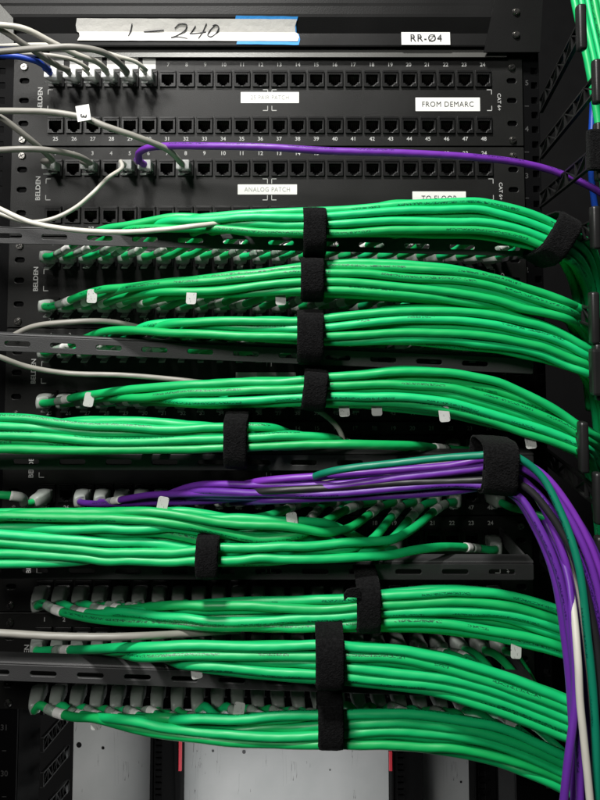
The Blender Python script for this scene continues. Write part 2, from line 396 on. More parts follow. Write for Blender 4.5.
names = ['topmost', 'second', 'third', 'fourth', 'fifth', 'sixth', 'lowest']
desc = ['black patch panel with six clear plugs at its top left, topmost panel',
        'black patch panel with grey and purple cables plugged in, second from top',
        'black patch panel with a full row of pale plugs, third from top',
        'black patch panel behind the second slotted bar, fourth panel from top',
        'black patch panel in shadow behind the left-going green cables, fifth from top',
        'black patch panel mostly hidden behind the fourth slotted bar, sixth from top',
        'lowest black patch panel, just above the pale boards at the back']
for p in range(7):
    zt = ZT0-PP*p; c = Vector((cx0, 0, zt+zc_off))
    t = Thing('patch_panel', desc[p], 'patch panel', c, 'patch panels stacked in the rack')
    part('faceplate', face_me, PANEL, t, local=(0, 0, 0)); part('panel_body', body_me, CAV, t, local=(0, 0, 0))
    for k in (2*p, 2*p+1):
        for i in range(24):
            q = port_pos(k, i)-c
            po = part('port', port_me, PORT, t, local=(q.x, -.0026, q.z))
            part('contacts', contact_me, GOLD, None, parent=po, local=(0, 0, 0))
    for sx in (-1, 1):
        xe = (PXL if sx < 0 else PXR)-cx0-sx*.0105
        for z in (HT-.0085, -HT+.0055):
            s_ = part('mounting_screw', screw_me, STEEL, t, local=(xe, -.0026, z))
            part('screw_recess', recess_me, BLK, None, parent=s_, local=(0, 0, 0))
    # printing
    bm = bmesh.new(); y = -.0028; w = mpp(0)
    add_text(bm, 'BELDEN', PXL-cx0+28*w, zt-c.z-0*w, .0062, y, math.pi/2, 1.05)
    zu = ROWUP-zc_off+.0138; zd = ROWDN-zc_off-.0132
    for i in range(24):
        x = X1+PITCH*i-cx0
        add_text(bm, str(i+1), x, zu, .0052, y); add_text(bm, str(i+25), x, zd, .0052, y)
    add_text(bm, 'CAT 6+', X24-cx0+16*w, zt-c.z-3*w, .0046, y, -math.pi/2, 1.1)
    def corner(x, z, sx, sz):
        quad(bm, x, z-.0004, x+sx*.0045, z+.0004, y) if sx > 0 else quad(bm, x-.0045, z-.0004, x, z+.0004, y)
        quad(bm, x-.0003, min(z, z+sz*.0045), x+.0003, max(z, z+sz*.0045), y)
    zm = zt-c.z
    for x in (X1-cx0-.010, X1+PITCH*11.5-cx0):
        corner(x+.002, zm+.009, 1, -1); corner(x+.002, zm-.011, 1, 1)
    for x in (X24-cx0+.010, X1+PITCH*11.5-cx0):
        corner(x-.002, zm+.009, -1, -1); corner(x-.002, zm-.011, -1, 1)
    me = bm_mesh(bm); part('printed_lettering', me, SCR, t, local=(0, 0, 0))
    # stuck-on labels
    if p < 4:
        stick = [[(241, 93, 299, 104, '25 PAIR PATCH', .0058), (415, 98.5, 479, 112, 'FROM DEMARC', .0072)],
                 [(238, 185, 297, 195, 'ANALOG PATCH', .0062), (412, 192, 465, 206, 'TO FLOOR', .0075)],
                 [(236, 276, 292, 287, 'VOICE', .006)][0:0], [(236, 372, 296, 384, '', .006)]][p]
        for (x0, y0, x1, y1, s, h) in stick:
            a_, b2 = P(x0, y1, 0)-c, P(x1, y0, 0)-c
            lb = part('sticker', plate([rect(a_.x, a_.z, b2.x, b2.z, .0004)], .0003, 0, y0=-.0027), PAPER, t, local=(0, 0, 0))
            if s:
                bm = bmesh.new(); add_text(bm, s, (a_.x+b2.x)/2, (a_.z+b2.z)/2-.0002, h, -.00315, 0, .92 if s == 'FROM DEMARC' else .85, False)
                part('label_writing', bm_mesh(bm), SCRD if 'PA' in s else INK, None, parent=lb, local=(0, 0, 0))
    if p == 0:
        for i in range(6):
            x = X1+PITCH*i-cx0+.001*math.sin(i*7)
            a_ = P(60, 70, 0).z-c.z; b2 = P(60, 59+math.sin(i*3), 0).z-c.z
            part('port_sticker', plate([rect(x-.0062, a_, x+.0062, b2)], .0003, 0, y0=-.0027), PAPER, t, local=(0, 0, 0))

# ------------------------------------------------------------------ posts
ztop = P(300, -120, 0).z; zbot = P(300, 930, 0).z
def post(label, x0, x1, holes_x, y0, depth, numbers, nx):
    t = Thing('rack_post', label, 'rack post', ((x0+x1)/2, y0, zbot), 'posts of the rack')
    loops = [rect(x0, zbot, x1, ztop)]
    z = ZT0+PP*2
    while z > zbot+.02:
        for dz in (.0145, .0285, .043):
            zz = z-dz
            loops.append(rect(holes_x-.0030, zz-.0030, holes_x+.0030, zz+.0030, .0006, 2))
        z -= PP/2
    part('post_face', plate([[(a-0, b) for a, b in l] for l in loops], .0025, .0003, y0=y0), POST, t)
    bm = bmesh.new(); box(bm, (x0-.0003, y0+.0002, zbot), (x0+.0025, y0+depth, ztop)); box(bm, (x1-.0025, y0+.0002, zbot), (x1+.0003, y0+depth, ztop))
    part('post_side', bm_mesh(bm), POST, t)
    bm = bmesh.new()
    for s, px, py in numbers:
        q = P(px, py, y0-.003)
        if s == '-': quad(bm, q.x-.002, q.z-.0003, q.x+.002, q.z+.0003, y0-.0027)
        else: add_text(bm, s, q.x, q.z, .007, y0-.0027)
    part('printed_number', bm_mesh(bm), SCRK, t)
    return t
xr0 = PXR-.018; xr1 = P(543, 300, .003).x
post('tall black rack post along the right ends of the patch panels', xr0, xr1, P(538, 300, .003).x, .003, .05,
     [('5', 527, 83), ('-', 527, 106), ('4', 527, 129), ('-', 527, 152), ('3', 527, 176), ('-', 527, 198), ('2', 527, 270), ('1', 527, 318)], 0)
xl0 = P(-45, 300, .003).x; xl1 = PXL+.018
tl = post('tall black rack post along the left ends of the patch panels', xl0, xl1, P(-3, 300, .003).x, .003, .05,
     [('31', 4, 728), ('-', 4, 751), ('30', 4, 774), ('-', 4, 797), ('32', 4, 682), ('-', 4, 705)], 0)

# posts standing behind, the pale boards and the dark room
def rear_post(label, px0, px1, y, red):
    a = P(px0, 800, y); b = P(px1, 800, y)
    t = Thing('rear_post', label, 'rack post', ((a.x+b.x)/2, y, zbot), 'posts behind the rack')
    zl = P(300, 900, y).z
    loops = [rect(a.x, zl, b.x, 0)]
    z = -.05
    while z > zl+.02:
        loops.append(rect(a.x+(b.x-a.x)*.28-.004, z-.004, a.x+(b.x-a.x)*.28+.004, z+.004, .0008, 2)); z -= .0158
    part('post_face', plate(loops, .003, .0004, y0=y), REAR, t)
    bm = bmesh.new(); box(bm, (a.x+.004, y+.004, zl), (b.x-.004, y+.012, 0)); part('post_core', bm_mesh(bm), REAR, t)
    bm = bmesh.new(); box(bm, (b.x-.003, y+.0003, zl), (b.x+.0004, y+.03, 0)); box(bm, (a.x-.0004, y+.0003, zl), (a.x+.003, y+.03, 0))
    part('post_side', bm_mesh(bm), REAR, t)
    if red:
        z1 = P(px1, red[1], y).z; z0 = P(px1, red[2], y).z; xr = P(red[0], 750, y).x
        bm = bmesh.new(); box(bm, (xr-.0022, y-.006, z0), (xr+.0022, y-.0032, z1), .0005)
        part('red_marker', bm_mesh(bm), RED, t)
rear_post('black rear post with a red strip, left of the widest pale board', 150, 180, .30, (181, 738, 768))
rear_post('black rear post with a red strip, right of the widest pale board', 392, 423, .30, (390, 748, 768))
rear_post('black rear post at the lower right behind the lowest cables', 475, 500, .30, None)
for px0, px1, lb in ((74, 160, 'narrow scuffed pale board at the lower left behind the rack'), (170, 402, 'widest scuffed pale board with fine cracks, lower middle behind the rack'),
                 (412, 480, 'narrow plain pale board at the lower right behind the rack')):
    a = P(px0, 705, .36); b = P(px1, 880, .36)
    bm = bmesh.new(); box(bm, (a.x, .36, b.z-.1), (b.x, .372, a.z+.05), .001)
    t = Thing('board', lb, 'board', ((a.x+b.x)/2, .36, b.z-.1), 'pale boards behind the rack')
    part('board_face', bm_mesh(bm), BOARD, t)
    bm = bmesh.new()
    for (hx, hy, r) in {74: ((79, 745, .0038), (103, 748, .0022)), 170: ((213, 751, .0018), (244, 752, .0026), (240, 745, .0014), (330, 770, .0012)), 412: ((461, 782, .0016),)}[px0]:
        q = P(hx, hy, .3595)
        bmesh.ops.create_circle(bm, cap_ends=True, segments=16, radius=r, matrix=Matrix.Translation(q) @ Matrix.Rotation(math.pi/2, 4, 'X'))
    part('screw_hole', bm_mesh(bm), BLK, t)
bm = bmesh.new(); box(bm, (-2, .9, -1.6), (2, .95, 1.6)); solo('wall', bm_mesh(bm), DARK, None, None, kind='structure')
bm = bmesh.new(); box(bm, (-2, -.9, -1.25), (2, .895, -1.2)); solo('floor', bm_mesh(bm), DARK, None, None, kind='structure')

# ------------------------------------------------------------------ shelf above the panels, tape and label
yS = -.003
def prof_z(py, y): return P(300, py, y).z
xa, xb = P(-20, 30, yS).x, P(500, 30, yS).x
zz = [(prof_z(-90, yS), .0), (prof_z(3, yS), .0), (prof_z(6, yS-.003), -.003), (prof_z(14, yS-.003), -.003), (prof_z(17, yS-.006), -.006), (prof_z(33.5, yS), .0), (prof_z(45, yS-.007), -.007), (prof_z(46.3, yS-.007), -.0066), (prof_z(46.4, yS), .012)]
def strip_mesh(prof, x0, x1, off=0, tilt=0):
    bm = bmesh.new(); rows = []
    for z, dy in prof:
        rows.append((bm.verts.new((x0, yS+dy-off, z+off*.4)), bm.verts.new((x1, yS+dy-off, z+off*.4+tilt))))
    for r0, r1 in zip(rows, rows[1:]): bm.faces.new((r0[0], r1[0], r1[1], r0[1]))
    g = bmesh.ops.recalc_face_normals(bm, faces=bm.faces)
    return bm
t = Thing('rack_shelf', 'dark sheet metal shelf edge across the top, taped and labelled', 'shelf', ((xa+xb)/2, yS, zz[-1][0]))
bm = strip_mesh(zz, xa, xb)
box(bm, (xa, yS+.0125, zz[-1][0]+.0005), (xb, .3, zz[-1][0]+.004))
part('shelf_front', bm_mesh(bm), SHELF, t)
# metal flange just above the first panel
fz = [(prof_z(48.5, -.004), -.0) , (prof_z(57, -.009), -.003), (prof_z(58, -.009), -.001)]
bm = bmesh.new(); x0, x1 = P(52, 50, 0).x, P(504, 50, 0).x
v = [bm.verts.new((x, y, z)) for x in (x0, x1) for (y, z) in ((-.0040, prof_z(48.0, -.004)), (-.0078, prof_z(57, -.0078)), (-.0030, prof_z(57.4, -.0030)))]
bm.faces.new((v[0], v[1], v[4], v[3])); bm.faces.new((v[1], v[2], v[5], v[4]))
part('metal_flange', bm_mesh(bm), FLANGE, t)
# slanted bracket on the right and a grey tab on the left
bm = bmesh.new()
for pts, y in (([(503, -40), (484, 52), (540, 52), (545, -40)], -.013),):
    f = [bm.verts.new(P(a, b, y)) for a, b in pts]; g = [bm.verts.new(P(a, b, y)+Vector((0, .002, 0))) for a, b in pts]
    bm.faces.new(f); bm.faces.new(g[::-1])
    for i in range(4): bm.faces.new((f[i], g[i], g[(i+1) % 4], f[(i+1) % 4]))
bmesh.ops.recalc_face_normals(bm, faces=bm.faces)
br = part('end_bracket', bm_mesh(bm), SHELF, t)
for px, py in ((516, 35), (516, 12)):
    q = P(px, py, -.0132); so = part('bracket_screw', screw_me, BLK, t, local=tuple(q-t.loc))
bm = bmesh.new()
pts = [(-20, -10), (-2, 2), (13, 18), (14, 48), (-20, 50)]
f = [bm.verts.new(P(a, b, -.012)) for a, b in pts]; g = [bm.verts.new(P(a, b, -.012)+Vector((0, .002, 0))) for a, b in pts]
bm.faces.new(f); bm.faces.new(g[::-1])
for i in range(5): bm.faces.new((f[i], g[i], g[(i+1) % 5], f[(i+1) % 5]))
bmesh.ops.recalc_face_normals(bm, faces=bm.faces)
part('side_tab', bm_mesh(bm), FLANGE, t)
# tapes, following the folded edge
def tape(name, m, label, x0, x1, top, bot, off, cat, rag=0):
    def zi(py, y=yS): return P(300, py, y).z
    def dyz(z):
        tab = zz[4:7]
        if z >= tab[0][0]: return tab[0][1]
        for a, b in zip(tab, tab[1:]):
            if z >= b[0]: return a[1]+(b[1]-a[1])*(a[0]-z)/(a[0]-b[0])
        return tab[-1][1]
    zt_, zb_ = zi(top), zi(bot, yS-.005)
    zs = [(zt_, dyz(zt_)), ((zt_+zz[5][0])/2, dyz((zt_+zz[5][0])/2)), (zz[5][0]+.0006, dyz(zz[5][0]+.0006)-.0002), (zz[5][0]-.0006, dyz(zz[5][0]-.0006)-.0002), ((zb_+zz[5][0])/2, dyz((zb_+zz[5][0])/2)), (zb_, dyz(zb_))]
    bm = bmesh.new(); n = 24; rows = []
    xs0, xs1 = P(x0, 33, yS).x, P(x1, 33, yS).x
    for k in range(n+1):
        x = xs0+(xs1-xs0)*k/n
        rows.append([bm.verts.new((x+(rag*math.sin(j*5.1)*.002 if k in (0, n) else 0), yS+dy-off-.0002*noise.noise((x*60, j, 3)), z+off*.5+.0003*noise.noise((x*90, j*3, 0))-k/n*.0008)) for j, (z, dy) in enumerate(zs)])
    for a, b in zip(rows, rows[1:]):
        for j in range(len(zs)-1): bm.faces.new((a[j], a[j+1], b[j+1], b[j]))
    bmesh.ops.recalc_face_normals(bm, faces=bm.faces)
    r = bmesh.ops.solidify(bm, geom=bm.faces, thickness=.00015)
    tt = Thing(name, label, cat, (0.5*(xs0+xs1), yS-off, zz[5][0]))
    return tt, part('tape_strip', bm_mesh(bm), m, tt)
tape('blue_tape', BTAPE, 'short piece of bright blue tape under the right end of the white tape', 236.5, 298, 19, 45.5, .0006, 'tape', 1)
tw, tp = tape('paper_tape', TAPE, 'long white paper tape handwritten 1 to 240 on the shelf edge', 79, 297, 21.8, 41.5, .0012, 'tape', 1)
def hand(bm, pts, w=1.1):
    path = [P(x, y, yS-.0016) for x, y in pts]
    for i, (x, y) in enumerate(pts):
        z = path[i].z
        if z < zz[5][0]: path[i].y = yS-.0016-.007*(zz[5][0]-z)/(zz[5][0]-zz[6][0])
        else: path[i].y = yS-.0016-.006*(z-zz[5][0])/(zz[4][0]-zz[5][0])
        path[i].y -= .0003
    sp = spline(path, .001)
    me = tube(sp, [w*.00045*(.7+.5*math.sin(i/len(sp)*3.1)) for i in range(len(sp))], 6); bm.from_mesh(me)
bm = bmesh.new()
hand(bm, [(133, 25), (131, 31), (129, 37)]); hand(bm, [(144, 32), (152, 31.5), (164, 30.5)])
hand(bm, [(175, 29), (180, 25.5), (187, 26), (186, 30), (178, 36), (172, 39), (178, 38), (188, 40)])
hand(bm, [(196, 27), (191, 33), (190, 34), (198, 33.5), (206, 32)]); hand(bm, [(207, 25), (203, 32), (199, 40)])
hand(bm, [(216, 26), (210, 31), (208, 36), (211, 38), (216, 34), (219, 28), (216, 26), (213, 27)])
part('handwriting', bm_mesh(bm), PENCIL, None, parent=tp, smooth=True)
for o_ in [tp.children[0]]: o_.data.transform(Matrix.Translation(-tw.loc))
a, b = P(401.5, 45, yS-.008), P(450, 32, yS-.008)
ts = Thing('name_label', 'small white printed label reading RR-04 on the shelf edge', 'label', ((a.x+b.x)/2, yS, a.z))
bm = bmesh.new()
z5 = zz[5][0]; z6 = zz[6][0]; f_ = (z5-a.z)/(z5-z6)
vv = [bm.verts.new(q) for q in ((a.x, yS-.0012, b.z), (b.x, yS-.0012, b.z), (b.x, yS-.0012-.001, a.z), (a.x, yS-.0012-.001, a.z))]
bm.faces.new(vv[::-1])
bmesh.ops.recalc_face_normals(bm, faces=bm.faces)
for v in bm.verts: v.co.y -= .006
bmesh.ops.solidify(bm, geom=bm.faces, thickness=.0003)
st = part('label_face', bm_mesh(bm), PAPER, ts)
bm = bmesh.new(); add_text(bm, 'RR-Ø4', (a.x+b.x)/2, (a.z+b.z)/2, .0100, yS-.0087, 0, 1.0, False)
wr = part('label_writing', bm_mesh(bm), INK, None, parent=st); wr.data.transform(Matrix.Translation(-ts.loc))

# ------------------------------------------------------------------ slotted bars
YB = -.085
bar_desc = ['topmost slotted black bar, under the uppermost green bundle', 'second slotted black bar from the top, dipping towards the right',
            'third slotted black bar, running under the left-going green bundle', 'fourth slotted black bar with its squared right end in view',
            'lowest slotted black bar, its lip catching light at the lower left']
bars = [(236, 249), (343, 366), (461, 463), (570, 571), (671, 690)]       # centre py at x=0 and x=530
for bi, (pl, pr) in enumerate(bars):
    m_ = mpp(YB)
    A = P(0, pl, YB); B_ = P(533, pr, YB); ang = math.atan2(B_.z-A.z, B_.x-A.x)
    x0 = P(-70, pl, YB).x; Lb = B_.x-x0; hh = .0062
    t = Thing('slotted_bar', bar_desc[bi], 'cable bar', (x0, YB, A.z-(A.x-x0)*math.tan(ang)), 'slotted cable bars across the rack')
    loops = [rect(0, -hh, Lb, hh, .0012)]
    x = .018+.006*bi
    while x < Lb-.03:
        loops.append(rect(x, -.0019, x+.0205, .0019, .0018)); x += .0365
    rot = Matrix.Rotation(-ang, 4, 'Y')
    me = plate(loops, .002, .0004)
    bm = bmesh.new(); bm.from_mesh(me)
    # rolled top lip running back
    lip = [(0, hh-.0003), (-.0014, hh+.0006), (-.0006, hh+.0017), (.001, hh+.0020), (.012, hh+.0020), (.012, hh+.0006), (.0012, hh+.0003)]
    ra = [bm.verts.new((0, y, z)) for y, z in lip]; rb = [bm.verts.new((Lb, y, z)) for y, z in lip]
    for i in range(len(lip)):
        j = (i+1) % len(lip); bm.faces.new((ra[i], ra[j], rb[j], rb[i]))
    bm.faces.new(ra[::-1]); bm.faces.new(rb)
    bmesh.ops.recalc_face_normals(bm, faces=bm.faces)
    bm.transform(rot)
    part('bar_rail', bm_mesh(bm), BAR, t, local=(0, 0, 0))
    for xx in (Lb-.002, 0):
        bm = bmesh.new(); box(bm, (xx, .0005, -hh), (xx+.002, -YB-.006, hh), .0003); bm.transform(rot)
        part('side_arm', bm_mesh(bm), BAR, t, local=(0, 0, 0))

# ------------------------------------------------------------------ cables
def lerp_tab(tab, x):
    if x <= tab[0][0]: return tab[0][1:]
    for a, b in zip(tab, tab[1:]):
        if x <= b[0]:
            f = (x-a[0])/(b[0]-a[0]); return tuple(a[i]+(b[i]-a[i])*f for i in range(1, len(a)))
    return tab[-1][1:]
def plug_mesh(q, long):
    """clear 8-way modular plug seated in the port at q, its latch below"""
    bm = bmesh.new()
    e = -.0195 if long else -.0125
    box(bm, (-.0056, e+.002, -.0038), (.0056, .006, .0038), .0005)
    box(bm, (-.0060, e, -.0043), (.0060, e+.005, .0043), .0008)
    strut(bm, (0, -.003, -.0048), (0, e-.003, -.0098), .0056, .0010)
    for k in range(8):
        x = -.0042+k*.0012; box(bm, (x-.0003, -.0052, .00385), (x+.0003, -.0034, .0042))
    bm.transform(Matrix.Translation(q))
    return bm_mesh(bm)
ORD = ['1st', '2nd', '3rd']+['%dth' % i for i in range(4, 21)]+['21st', '22nd', '23rd', '24th']
RG = .0032
cable_count = 0
def cable(pts, m, r, label, group, port=None, sleeve=None, flag=None, boot=True, cat='cable', far_plug=False, word=None):
    """a patch cable: jacket, plug (> boot), label sleeve, tag"""
    global cable_count; cable_count += 1
    path = spline(pts)
    t = Thing('patch_cable', label, cat, path[0], group)
    s0 = 0
    L = arclen(path)[-1]
    j = part('jacket', tube(cut(path, (.016 if not boot else .010) if port is not None else 0, L), r, 14, random.random()), m, t, smooth=True)
    if port is not None:
        pl = part('plug', plug_mesh(port, not boot), CLEAR, t)
        if boot:
            bp_ = cut(path, .009, .0265)
            nb = len(bp_)
            rr = []
            for i in range(nb):
                f = i/(nb-1)
                rr.append((.0064*(1-f)+(r+.0017)*f)-(.0007 if i == nb-1 else 0))
            bo = part('boot', tube(bp_, rr, 24, 0, .62), BOOT, None, parent=pl, smooth=True)
            bo.data.transform(Matrix.Translation(-t.loc))
    if sleeve:
        for (sa, sb) in sleeve:
            seg = cut(path, sa, sb)
            if len(seg) > 1:
                pre = cut(path, sa-.011, sa-.0003)
                if len(pre) > 1: part('clear_film', tube(pre, r+.0004, 14), FILM, t, smooth=True)
                sl = part('label_sleeve', tube(seg, r+.0005, 14), SLEEVE, t, smooth=True)
                if word:
                    pass
    if flag:
        for s_ in flag:
            c, side = s_ if isinstance(s_, tuple) else (at_len(path, s_)[0], -1)
            bm = bmesh.new()
            w, h = .0040, .0098
            me = plate([rect(-w, -h, w, .0015, .0018)], .0006, .0001)
            bm.from_mesh(me)
            if side > 0: bm.transform(Matrix.Scale(-1, 4, (0, 0, 1))); bmesh.ops.reverse_faces(bm, faces=bm.faces)
            bm.transform(Matrix.Translation(c+Vector((0, (r*random.choice((-.6, 1.1)) if side < 0 else r*.8), r*random.uniform(-.3, .6)*side))) @ Matrix.Rotation(random.uniform(-.18, .18), 4, 'Y') @ Matrix.Rotation(random.uniform(-.15, .2), 4, 'Z') @ Matrix.Rotation(R(-8), 4, 'X'))
            part('cable_tag', bm_mesh(bm), TAG, t)
    return t, path

def bundle(spec):
    env = spec['env']; sgn = spec.get('dir', 1); nr = spec['rows']; r = RG
    tabd = spec['depth']; ports = spec['ports']
    lastx = env[-1][0] if sgn > 0 else env[0][0]
    rnd = random.Random(spec['seed']); C = []
    wob = spec.get('wob', .13); xr = spec.get('cross', .3)
    for n, (k, i) in enumerate(ports):
        q = port_pos(k, i); layer = n//nr; pos = n % nr
        tl = pos/(nr-1) if layer % 2 == 0 else (pos+.5)/nr
        if spec.get('flip'): tl = 1-tl
        tl = min(1, max(0, tl+rnd.uniform(-.06, .06)))
        tl2 = min(1, max(0, tl+rnd.uniform(-xr, xr)))
        px, py = to_px(q+Vector((0, -.029, 0)))
        C.append(dict(q=q, px=px, py=py, layer=layer, tl=tl, tl2=tl2, xc=rnd.uniform(.2, .75), x0=px+sgn*9, xj=px+sgn*(spec.get('join', 58)+rnd.uniform(-6, 12)),
                      ph=(rnd.uniform(0, 6.28), rnd.uniform(0, 6.28), rnd.uniform(.8, 1.4)), k=k, i=i, pts=[], pos=None))
    def target(c, x):
        top, bot = lerp_tab(env, x); (yf,) = lerp_tab(tabd, x)
        y = yf+c['layer']*.0058+.0012*math.sin(x*.019*c['ph'][2]+c['ph'][0])
        rp = r/mpp(y); amp = wob*math.sin(x*.0125*c['ph'][2]+c['ph'][1])
        for sx in spec['straps']: amp *= min(1, abs(x-sx)/70+.25)
        gx = min(1, max(0, ((x-env[0][0])/(env[-1][0]-env[0][0])-c['xc']+.15)/.3)); gx = gx*gx*(3-2*gx)
        tt = min(1, max(0, c['tl']*(1-gx)+c['tl2']*gx+amp))
        py = top+rp+tt*max(0, bot-top-2*rp)
        f = (x-c['x0'])/(c['xj']-c['x0'])
        if f < 1:
            g = max(0, f); g = .5*g+.5*g*g*(3-2*g); h = max(0, f)
            py = c['py']+spec.get('droop', 0)*math.sin(min(1, h*1.2)*math.pi)+(py-c['py'])*g; y = -.034+(y+.034)*h
        p = P(x, py, y); return Vector((p.y, p.z)), f
    step = 11; x = (min if sgn > 0 else max)(c['x0'] for c in C)
    while (x-lastx)*sgn <= 0:
        act = []
        top, bot = lerp_tab(env, x); (yf,) = lerp_tab(tabd, x)
        for c in C:
            if (x-c['x0'])*sgn < 0: continue
            t, f = target(c, x)
            if c['pos'] is None: c['pos'] = t.copy()
            else: c['pos'] = c['pos']+(t-c['old'])*.9; c['pos'] += (t-c['pos'])*(.10 if f > 1 else .3)
            c['old'] = t; c['f'] = f; act.append(c)
        for it in range(40):
            for a in range(len(act)):
                pa = act[a]['pos']
                for b in range(a+1, len(act)):
                    pb = act[b]['pos']; d0 = pb[0]-pa[0]; d1 = pb[1]-pa[1]; l2 = d0*d0+d1*d1
                    if l2 < (1.96*r)**2:
                        l = math.sqrt(l2)
                        if l < 1e-6: d0, d1, l = 1e-4, 1e-4*(1 if a % 2 else -1), 1.4e-4
                        u = (1.96*r-l)/l*.5
                        pa[0] -= d0*u; pa[1] -= d1*u; pb[0] += d0*u; pb[1] += d1*u
            for c in act:
                if c['f'] < .9: continue
                p = c['pos']; p[0] = max(p[0], yf)
                zt = P(x, top, p[0]).z-r; zb = P(x, bot, p[0]).z+r
                if zt < zb: zt = zb = (zt+zb)/2
                p[1] = min(zt, max(zb, p[1]))
        for c in act:
            p = c['pos']; X = P(x, 300, p[0]).x          # x is the same for every height at one depth to first order
            c['pts'].append(Vector((x, p[0], p[1])))
        x += sgn*step
    for n, c in enumerate(C):
        q = c['q']; raw = c['pts']; sm = []
        for j, v in enumerate(raw):
            a = raw[max(0, j-1)]; b = raw[min(len(raw)-1, j+1)]
            sm.append((a+v*2+b)/4 if 0 < j < len(raw)-1 else v)
        pts = [q+Vector((0, -.002, 0)), q+Vector((0, -.015, 0)), q+Vector((sgn*.003, -.0275, spec.get('droop', 0)*-.0006))]
        for v in sm[:1]+sm[1::2]:
            nz = noise.noise_vector(Vector((v.x*.022, c['ph'][0]*7, c['ph'][1]*5)))*.0011
            v = Vector((v.x, v.y+abs(nz.x), v.z+nz.y))
            d0 = (D+v.y); zc = v.z
            # photo column v.x at that depth and height -> world x
            den = (math.cos(PHI)*d0+math.sin(PHI)*zc)
            pts.append(Vector(((v.x-XF)/F*den, v.y, v.z)))
        if sgn > 0:
            e = pts[-1]; ex, ey = to_px(e)
            for (dx, dy, y) in spec['tail']:
                pts.append(P(ex+dx+(c['tl']-.5)*-14, ey+dy, y+(e.y-(-.112))*.6))
        sl = None
        if rnd.random() < spec.get('sleeves', .85) or n < 6:
            s_ = spec.get('sleeve_at', .04)+.013+rnd.uniform(-.003, .012)
            sl = [(s_, s_+rnd.uniform(.008, .013))]
        fl = []
        for (tx, side) in spec.get('tags', []):
            cand = []
            for cc in C:
                z = [v for v in cc['pts'] if abs(v.x-tx) < 6]
                if z: cand.append((z[0].z*side-z[0].y*1.2, -z[0].y, cc['i'], cc['k'], z[0]))
            cand.sort(reverse=True)
            if cand and cand[0][2] == c['i'] and cand[0][3] == c['k']:
                v = cand[0][4]; den = math.cos(PHI)*(D+v.y)+math.sin(PHI)*v.z
                fl.append((Vector(((v.x-XF)/F*den, v.y, v.z)), side))
        lb = 'green patch cable in the %s port of the %s port row from the top' % (ORD[c['i']], ORD[c['k']])
        cable(pts, G, r, lb, spec['group'], port=q, sleeve=sl, flag=fl, boot=True)

def ring_strap(label, px, top, bot, yf, depth, width, slope=0, tail=True, group='black hook and loop straps round the cables'):
    """band closed round a bundle at photo x px, between top and bot, slope = tangent angle of the bundle"""
    c = P(px, (top+bot)/2, yf)
    hz = (bot-top)/2*mpp(yf); hy = depth/2; cy = yf+hy
    c = Vector((c.x, cy, c.z))
    T = Vector((math.cos(slope), 0, -math.sin(slope))); U = Vector((math.sin(slope), 0, math.cos(slope))); Y = Vector((0, 1, 0))
    t = Thing('strap', label, 'strap', c, group)
    def band(a0, a1, off, n, w, th, seed):
        bm = bmesh.new(); rows = []; cols = 9
        for k in range(n+1):
            a = a0+(a1-a0)*k/n
            ca, sa = math.cos(a), math.sin(a)
            e = .55
            rr = (abs(ca)**e*(1 if ca > 0 else -1), abs(sa)**e*(1 if sa > 0 else -1))
            row = []
            nrm = (U*sa*hy+Y*(-ca)*hz).normalized()
            for side in (0, 1):
                for j in range(cols):
                    s_ = (j/(cols-1)-.5)
                    p = c+U*rr[1]*hz+Y*(-rr[0])*hy+T*(s_*w+.0004*noise.noise((k*.7, j*0.+seed, 5)))
                    o = off+(th if side else 0)+.0006*noise.noise(Vector((k*.35, j*.6, seed)))-.0005*abs(s_*2)**3
                    row.append(bm.verts.new(p+nrm*o))
            rows.append(row)
        for a_, b_ in zip(rows, rows[1:]):
            for j in range(cols-1):
                bm.faces.new((a_[j], a_[j+1], b_[j+1], b_[j]))
                bm.faces.new((a_[cols+j+1], a_[cols+j], b_[cols+j], b_[cols+j+1]))
            bm.faces.new((a_[0], b_[0], b_[cols], a_[cols])); bm.faces.new((a_[cols-1], a_[2*cols-1], b_[2*cols-1], b_[cols-1]))
        for rw in (rows[0], rows[-1]):
            for j in range(cols-1):
                bm.faces.new((rw[j], rw[j+1], rw[cols+j+1], rw[cols+j]))
        bmesh.ops.recalc_face_normals(bm, faces=bm.faces)
        return bm_mesh(bm)
    part('strap_band', band(0, 2*math.pi, 0, 72, width, .0014, px*.1), VEL, t, smooth=True)
    if tail:
        part('strap_tail', band(-2.2, .75, .0019, 40, width*.93, .0013, px*.2+4), VEL, t, smooth=True)
    return t

TAILR = [(14, 12, -.09), (24, 38, -.06), (30, 90, -.04)]
Dp = [(30, -.055), (70, -.07), (120, -.092), (180, -.106), (240, -.112), (600, -.114)]
DL = [(-60, -.122), (300, -.120), (400, -.11), (450, -.09), (480, -.06)]
def row(k, a=0, b=24): return [(k, i) for i in range(a, b)]
B = {}
B[1] = dict(seed=1, env=[(60, 232, 240), (95, 222, 234), (150, 213, 232), (200, 210, 233), (300, 208, 238), (345, 206, 238), (400, 198, 238), (480, 197, 240), (520, 206, 247), (550, 218, 255), (575, 232, 266)],
            ports=row(4), rows=5, depth=Dp, straps=[315, 560], tail=TAILR, flip=True, group='green cables of the uppermost bundle', droop=0, sleeve_at=.040)
B[2] = dict(seed=2, env=[(60, 290, 303), (110, 283, 301), (200, 275, 299), (300, 261, 296), (350, 258, 299), (400, 259, 303), (450, 264, 305), (500, 275, 310), (550, 292, 318), (584, 305, 328)],
            ports=row(5), rows=5, depth=Dp, straps=[312], tail=TAILR, flip=False, group='green cables of the second bundle', sleeve_at=.040, tags=[(91, -1), (198, -1), (282, -1)])
